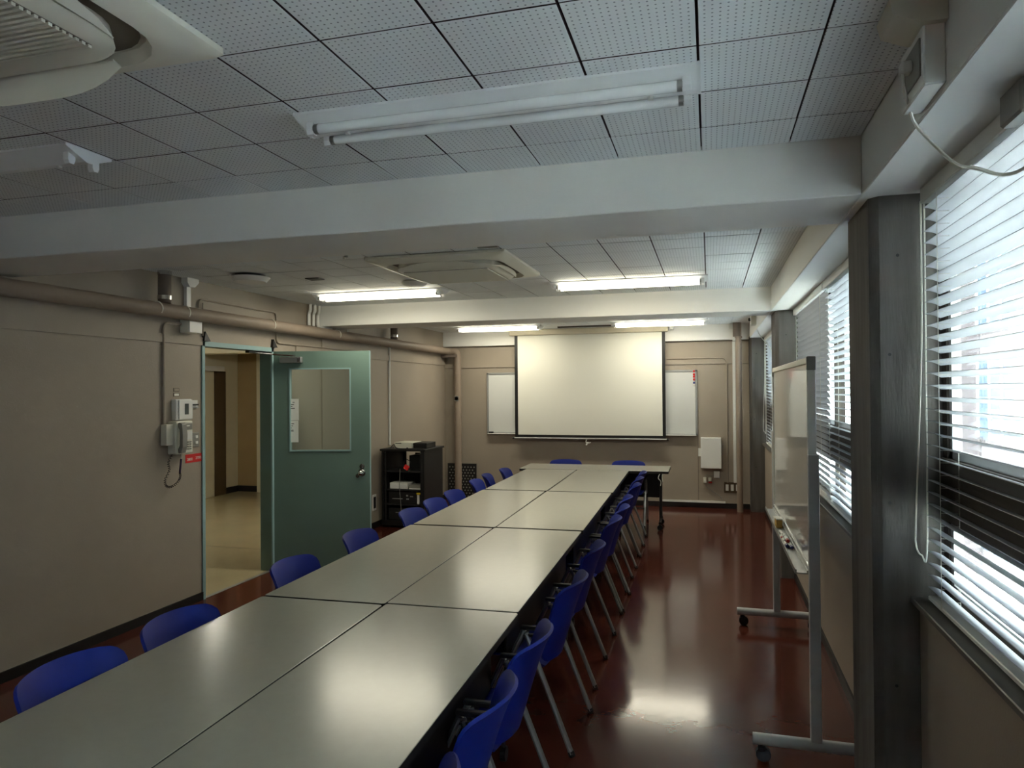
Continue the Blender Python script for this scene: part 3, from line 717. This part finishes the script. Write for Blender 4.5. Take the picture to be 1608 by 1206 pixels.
for r in range(11):
    for c in range(9):
        x = -.2+.05*c + (.025 if r % 2 else 0); z = .06+.045*r
        if abs(x) < .215: cyl(h_, (x, -.003, z), (x, .001, z), .011, 8)
obj('holes', h_, 'greyp', pg, kind='stuff')

# ------------------------------------------------------------------ equipment rack and what it holds
rk = thing('equipment_rack', 'black open equipment rack against the left wall', 'rack', (-3.675, 8.10, 0))
for s in (-1, 1): obj('side_panel', bx(s*.275-.012, s*.275+.012, 0, .62, .03, .955), 'black', rk)
obj('top', bx(-.305, .305, -.015, .635, .955, .98, bev=.002), 'black', rk)
obj('base', bx(-.27, .27, .0, .62, .03, .09), 'black', rk)
for z in (.29, .47, .70): obj('shelf', bx(-.263, .263, .02, .60, z-.009, z+.009), 'dark', rk)
bp_ = nb(); box(bp_, -.263, -.22, .6, .612, .70, .955); box(bp_, -.22, .263, .6, .612, .905, .955); box(bp_, -.093, .263, .6, .612, .70, .885); box(bp_, .02, .263, .6, .612, .885, .905); box(bp_, -.263, .263, .6, .612, .09, .70)
obj('back_panel', bp_, 'black', rk)
for x in (-.235, .24):
    for z in (.935,): obj('screw', cyl(nb(), (x, -.004, z), (x, .01, z), .009, 8), 'alu', rk)
obj('front_rail', bx(-.245, -.225, -.004, .02, .09, .955), 'dark', rk); obj('front_rail', bx(.235, .263, -.004, .02, .09, .955), 'black', rk)
for sx_ in (-1, 1):
    for yy in (.06, .56): obj('caster', cyl(nb(), (sx_*.22-.012, yy, .018), (sx_*.22+.012, yy, .018), .018, 12), 'black', rk)
def rackthing(name, label, cat, x0, x1, y0, y1, z0, z1, m, extra=()):
    t_ = thing(name, label, cat, (-3.675+(x0+x1)/2, 8.10+y0, z0)); W2 = (x1-x0)/2
    obj('body', bx(-W2, W2, 0, y1-y0, 0, z1-z0, bev=.003), m, t_)
    for (nm, a, b_, c, d, mm) in extra: obj(nm, bx(a, b_, -.004, .003, c, d), mm, t_)
    return t_
rackthing('projector', 'flat pale projector on top of the rack', 'projector', -.16, .075, .10, .42, .981, 1.055, 'cream', (('vent', -.10, -.02, .06, .07, 'dark'), ('foot', .05, .07, 0, .012, 'dark')))
rackthing('black_bag', 'soft black case on top of the rack beside the projector', 'case', .09, .27, .12, .42, .981, 1.05, 'black', (('flap', -.09, .06, .045, .066, 'dark'),))
k = nb(); tube(k, smooth_path([(-3.86, 8.13, .9875), (-3.82, 8.16, 1.03), (-3.75, 8.12, .9875), (-3.5, 8.13, .9875), (-3.42, 8.14, .9875)], 6), .006, 6); tag(obj('cable', k, 'black', None, True), 'black cable lying along the front of the rack top', 'cable')
rackthing('monitor', 'black monitor in the top compartment of the rack', 'monitor', -.045, .12, .30, .55, .71, .875, 'black', (('bezel', -.075, .075, .02, .15, 'dark'),))
rackthing('player', 'black player at the right of the top rack compartment', 'player', .14, .24, .30, .55, .71, .92, 'black', (('slot', -.03, .03, .12, .13, 'dark'),))
tg = thing('padlock', 'red tagged padlock hanging in the rack opening', 'padlock', (-3.63, 8.085, .73)); obj('body', bx(-.035, .03, -.012, .012, 0, .06, bev=.006), 'red', tg).rotation_euler = (0, .5, 0)
k = nb(); tube(k, smooth_path([(-.02, 0, .05), (-.02, 0, .10), (.02, 0, .125), (.06, 0, .10), (.065, 0, .08)], 6), .005, 6); obj('shackle', k, 'dark', tg, True)
rackthing('white_carton', 'white carton at the left of the middle rack shelf', 'carton', -.20, -.08, .05, .3, .48, .555, 'paper', (('label', -.05, .05, .02, .05, 'white'),))
rackthing('white_carton', 'white carton in the middle of the rack shelf', 'carton', -.065, .04, .05, .3, .48, .552, 'paper', (('label', -.04, .04, .02, .05, 'white'),))
rackthing('grey_carton', 'low grey box at the right of the middle rack shelf', 'carton', .055, .22, .06, .3, .48, .53, 'greyp', (('top_edge', -.08, .08, .0, .012, 'paper'),))
rackthing('amplifier', 'black amplifier with small white marks in the rack', 'amplifier', -.215, .17, .04, .5, .30, .45, 'black', (('fader', -.14, .0, .055, .063, 'alu'), ('switch', .05, .075, .09, .11, 'alu'), ('switch', .05, .085, .05, .065, 'alu'), ('switch', .10, .14, .085, .097, 'greyp'), ('knob', .16, .19, .04, .07, 'dark')))
rackthing('label_stick', 'white strip with a yellow top in the rack', 'strip', .180, .208, .02, .05, .30, .44, 'paper', (('yellow_top', -.02, .03, .12, .143, 'yellow'),))
rackthing('tuner', 'black tuner at the bottom of the rack', 'tuner', -.215, .22, .04, .5, .095, .24, 'black', (('dial', -.12, .02, .09, .096, 'greyp'), ('knob', .1, .13, .05, .08, 'dark')))
k = nb(); tube(k, smooth_path([(-3.70, 8.075, .74), (-3.705, 8.07, .5), (-3.69, 8.07, .3), (-3.68, 8.07, .1)], 6), .0035, 5); tag(obj('lead', k, 'greyp', None, True), 'thin grey lead hanging down the front of the rack', 'cable')

# ------------------------------------------------------------------ tables
def make_table(label, L=1.832, W=.628):
    t_ = thing('meeting_table', label, 'table', (0, 0, 0), 0, 'folding tables of the long double row')
    tp = prism(nb(), rrect(W-.0015, L-.0015, .012, 3), 'z', .694, .72); bmesh.ops.bevel(tp, geom=[e for e in tp.edges if all(abs(v.co.z-.72) < 1e-5 for v in e.verts)], offset=.0015, segments=1, affect='EDGES')
    obj('tabletop', tp, 'table', t_)
    ed = nb(); o_ = rrect(W, L, .014, 3); i_ = rrect(W-.0025, L-.0025, .012, 3)
    vs = [[ed.verts.new((u, v, z)) for u, v in pl_] for pl_, z in ((o_, .690), (o_, .7185), (i_, .7185), (i_, .690))]
    n = len(o_)
    for a, b_ in ((0, 1), (1, 2), (2, 3), (3, 0)):
        for i in range(n): ed.faces.new((vs[a][i], vs[a][(i+1) % n], vs[b_][(i+1) % n], vs[b_][i]))
    obj('edge_band', ed, 'tabledge', t_)
    obj('under_frame', bx(-.02, .02, -L/2+.2, L/2-.2, .655, .69), 'dark', t_)
    obj('modesty_panel', bx(W/2-.10, W/2-.09, -L/2+.13, L/2-.13, .33, .66), 'black', t_)
    for s in (-1, 1):
        y = s*(L/2-.11)
        lg = nb(); tube(lg, [(.06, y, .68), (.0, y, .09)], .019, 8, sy=1.4); obj('leg', lg, 'dark', t_)
        ft = nb(); tube(ft, [(-.22, y, .085), (0, y, .105), (.22, y, .085)], .017, 8); fo = obj('foot_bar', ft, 'dark', t_)
        for x in (-.215, .215):
            cs = nb(); cyl(cs, (x-.012, y, .033), (x+.012, y, .033), .033, 14); cyl(cs, (x, y, .05), (x, y, .09), .009, 8); obj('caster', cs, 'black', fo, True)
    return t_
proto = make_table('')
remember(proto)
def tab(x, y, ang_deg, label, rz0=0):
    global used
    if not used:
        proto.location = (x, y, 0); proto.rotation_euler = (0, 0, math.radians(ang_deg)); proto['label'] = label; used = True; return proto
    return dup(proto, (x, y, 0), math.radians(ang_deg), label)
used = False
# right row (nearest first), then left row
RW = [(-1.112, 2.09, 1.3), (-1.158, 3.935, 1.2), (-1.196, 5.80, 1.4), (-1.236, 7.665, 1.5)]
LW = [(-1.746, 2.055, 1.5), (-1.792, 3.905, 1.3), (-1.834, 5.775, 1.7), (-1.875, 7.65, 1.4)]
pos = ['nearest the camera', 'second from the camera', 'third from the camera', 'farthest from the camera']
for i, (x, y, a) in enumerate(RW): tab(x, y, a, 'pale grey table on the window side of the double row, ' + pos[i])
for i, (x, y, a) in enumerate(LW): tab(x, y, a, 'pale grey table on the door side of the double row, ' + pos[i])
ht = tab(-1.40, 8.91, 90.6, 'pale head table set crosswise at the far end of the rows'); ht['group'] = 'head table'
del ht['group']
ht.scale = (1, 1, 1)
k = nb(); tube(k, smooth_path([(-.58, 8.62, .697), (-.60, 8.61, .64), (-.57, 8.61, .60), (-.575, 8.61, .55)], 6), .005, 6); tube(k, smooth_path([(-.545, 8.62, .697), (-.555, 8.615, .66), (-.55, 8.61, .60)], 6), .005, 6)
tag(obj('hanging_strap', k, 'cord', None, True), 'white strap hanging under the right end of the head table', 'strap')

# ------------------------------------------------------------------ chairs
def shell(fun, nu, nv, th):
    bm = nb(); g = [[bm.verts.new(fun(-1+2*i/nu, j/nv)) for i in range(nu+1)] for j in range(nv+1)]
    for j in range(nv):
        for i in range(nu): bm.faces.new((g[j][i], g[j][i+1], g[j+1][i+1], g[j+1][i]))
    bmesh.ops.recalc_face_normals(bm, faces=bm.faces); bmesh.ops.solidify(bm, geom=bm.faces[:], thickness=th); return bm
def sup(t, p): return max(0, 1-abs(t)**p)**(1/p)
def back_fun(u, v):
    # v 0..1 from the bottom edge to the rounded top edge
    v_ = .5 - .5*math.cos(PI*v)
    hw = .215*(.90+.10*v_)
    if v_ > .86: hw *= .74+.26*sup((v_-.86)/.14, 2.0)
    if v_ < .2: hw *= .62+.38*sup((.2-v_)/.2, 2.4)
    x = u*hw
    z = .395 + .38*v_ - .006*max(0, (v_-.86)/.14)*abs(u)**3
    y = -.135 - .115*v_ + .075*(x/.215)**2 - .02*v_**6
    return (x, y, z)
def seat_fun(u, v):
    hw = .215*(1 if .12 < v < .85 else (max(.7, .7+.3*sup((v-.85)/.15, 2.4)) if v >= .85 else max(.7, .7+.3*sup((.12-v)/.12, 2.4))))
    x = u*hw; y = -.10 + .43*v
    z = .435 - .012*math.sin(PI*v) + .014*(abs(u)**3) - .03*max(0, (v-.75)/.25)**2 - .075*max(0, (.22-v)/.22)**2
    return (x, y, z)
def make_chair():
    t_ = thing('chair', '', 'chair', (0, 0, 0), 0, 'blue plastic chairs around the tables')
    obj('backrest', shell(back_fun, 14, 16, .012), 'blue', t_, True); obj('seat', shell(seat_fun, 12, 14, .012), 'blue', t_, True)
    for s in (-1, 1):
        x = s*.232
        l1 = nb(); tube(l1, [(x, -.245, .012), (x, -.03, .55)], .0125, 8, sy=1.35, up=(1, 0, 0)); a = obj('leg', l1, 'leg', t_, True)
        obj('foot_cap', cyl(nb(), (x, -.248, 0), (x, -.240, .024), .016, 10), 'black', a)
        l2 = nb(); tube(l2, [(x, .245, .012), (x, -.02, .565)], .0125, 8, sy=1.35, up=(1, 0, 0)); a = obj('leg', l2, 'leg', t_, True)
        obj('foot_cap', cyl(nb(), (x, .248, 0), (x, .240, .024), .016, 10), 'black', a)
        br = nb(); box(br, x-.012, x+.012, -.135, -.005, .566, .586, bev=.004); box(br, x-.009, x+.009, -.130, -.012, .535, .549, bev=.003); box(br, min(x, s*.195), max(x, s*.195), -.134, -.120, .538, .583, bev=.003); obj('side_bracket', br, 'bracket', t_, True)
    cb_ = nb(); 
    for y in (.10, .17): tube(cb_, [(-.232, y, .405 if y < .15 else .23), (.232, y, .405 if y < .15 else .23)], .009, 8)
    tube(cb_, [(-.232, -.06, .40), (.232, -.06, .40)], .009, 8)
    obj('cross_bar', cb_, 'bracket', t_, True)
    return t_
ch = make_chair(); remember(ch); ch_used = False
def chair(x, y, rz, label):
    global ch_used
    if not ch_used:
        ch.location = (x, y, 0); ch.rotation_euler = (0, 0, rz); ch['label'] = label; ch_used = True; return
    dup(ch, (x, y, 0), rz, label)
H_ = PI/2
RY = [(1.55, -.862), (2.11, -.868), (2.66, -.872), (3.49, -.872), (4.24, -.89), (5.15, -.90), (5.68, -.90), (6.2, -.93), (7.03, -.935), (7.56, -.955), (8.08, -.965)]
for i, (y, x) in enumerate(RY):
    chair(x, y, H_ + random.uniform(-.03, .03), 'blue chair on the window side of the tables, %s from the camera' % ('nearest' if i == 0 else 'farthest' if i == len(RY)-1 else ORD[i]))
LY = [(1.95, -1.935, 0), (2.48, -1.945, 0), (3.44, -2.02, 0), (4.24, -2.04, 0), (5.11, -2.045, 0), (5.65, -2.07, 0), (6.17, -2.085, 0), (7.0, -2.13, .12), (7.53, -2.17, .22), (8.07, -2.13, .1)]
for i, (y, x, da) in enumerate(LY):
    chair(x, y, -H_ + da + random.uniform(-.02, .02), 'blue chair on the door side of the tables, %s from the camera' % ('nearest' if i == 0 else 'farthest' if i == len(LY)-1 else ORD[i]))
chair(-1.845, 9.04, PI, 'blue chair behind the left half of the head table'); chair(-1.02, 9.04, PI, 'blue chair behind the right half of the head table')

# ------------------------------------------------------------------ rolling whiteboard
rw = thing('rolling_whiteboard', 'tall whiteboard on a grey wheeled frame beside the windows', 'whiteboard', (.445, 4.40, 0))
for s, y in ((-1, -.965), (1, .965)):
    obj('post', bx(-.023, .023, y-.02, y+.02, .115, 1.40, bev=.003), 'greypaint', rw)
    ft = nb(); cyl(ft, (-.27, y, .098), (.255, y, .098), .026, 16); fo = obj('foot_bar', ft, 'greypaint', rw, True)
    for x in (-.235, .225):
        cs = nb(); cyl(cs, (x+.01, y-.013, .033), (x+.01, y+.013, .033), .033, 18); cyl(cs, (x, y, .055), (x, y, .085), .012, 8); box(cs, x-.014, x+.02, y-.019, y+.019, .045, .072, bev=.006); obj('caster', cs, 'black', fo, True)
for y in (-.93, .925):
    k = nb(); box(k, -.019, .019, y-.012, y+.012, .865, 1.80, bev=.004); obj('side_rail', k, 'white', rw); obj('corner_cap', bx(-.02, .02, y-.014, y+.014, 1.78, 1.845, bev=.004), 'greyp', rw)
    k = nb(); cyl(k, (0, y-.04 if y < 0 else y+.0, 1.385), (0, y if y < 0 else y+.045, 1.385), .015, 12); obj('pivot', k, 'chrome', rw, True)
obj('top_rail', bx(-.017, .017, -.92, .915, 1.81, 1.842, bev=.004), 'cream', rw); obj('bottom_rail', bx(-.017, .017, -.92, .915, .862, .885, bev=.003), 'alu', rw)
obj('board', bx(-.010, .010, -.918, .913, .885, 1.812), 'board', rw)
tr = nb(); prism(tr, [(-.075, .846), (-.017, .846), (-.017, .864), (-.024, .864), (-.024, .852), (-.068, .852), (-.068, .866), (-.075, .868)], 'y', -.905, .90); obj('tray', tr, 'alu', rw)
TX, TZ = .445-.046, .852
er = thing('board_eraser', 'ochre card box standing in the whiteboard tray', 'box', (TX, 4.62, TZ)); obj('box', bx(-.018, .018, -.05, .05, 0, .05, bev=.003), 'ochre', er); obj('top', bx(-.019, .019, -.052, .052, .05, .056), 'paper', er)
tag(obj('paper_card', bx(TX-.016, TX+.016, 4.72, 4.80, TZ, TZ+.035), 'paper'), 'folded pale card behind the ochre box in the whiteboard tray', 'card')
mk = nb(); cyl(mk, (0, -.05, 0), (0, .02, 0), .0085, 12); mbody = bpy.data.meshes.new('barrel'); mk.to_mesh(mbody); mk.free(); mbody.materials.append(M['white'])
spots = [(-.013, 4.10, 0, 'markerblue', 'near blue marker on the tray lip'), (.006, 4.07, 0, 'markerblue', 'near blue marker beside the board'), (-.013, 4.19, 0, 'markerblack', 'black marker at the tray lip'), (-.004, 4.15, .0175, 'markerred', 'red marker lying on top of the others'), (.006, 4.23, 0, 'markerred', 'red marker beside the board'), (-.013, 4.29, 0, 'markerred', 'far red marker at the tray lip'), (.004, 4.32, 0, 'markerblack', 'far black marker beside the board'), (-.008, 4.41, 0, 'white', 'white capped marker nearest the ochre box')]
for i, (dx, y, dz, m, l) in enumerate(spots):
    t_ = thing('marker', l + ' in the whiteboard tray', 'marker', (TX+dx, y, TZ+.0095+dz), random.uniform(-.12, .12), 'markers in the whiteboard tray')
    obj('barrel', mbody, None, t_); k = nb(); cyl(k, (0, -.085, 0), (0, -.05, 0), .0092, 12); obj('cap', k, m, t_, True)

# ------------------------------------------------------------------ outside
struct('ground', bx(1.3, 90, -60, 120, -4.2, -4.0), 'ground', label='ground outside the windows')
fb_ = thing('building', 'pale building seen through the near blind', 'building', (7.5, 0, -4))
obj('wall', bx(.35, 6, -14, 30.6, 0, 9.6), 'facade', fb_)
for k in range(9):
    y = 24.3-5.0*k+5
    obj('pier', bx(-.15, .35, y, y+1.3, 0, 9.6), 'facade', fb_)
    for fl_ in range(3):
        wn = obj('window', bx(.28, .36, y+1.3, y+5.0, .9+3.3*fl_, 3.2+3.3*fl_), 'fglass', fb_)
        bb = nb()
        for q in range(5): box(bb, .24, .3, y+1.3+.91*q, y+1.36+.91*q, .9+3.3*fl_, 3.2+3.3*fl_)
        obj('mullion', bb, 'white', wn)
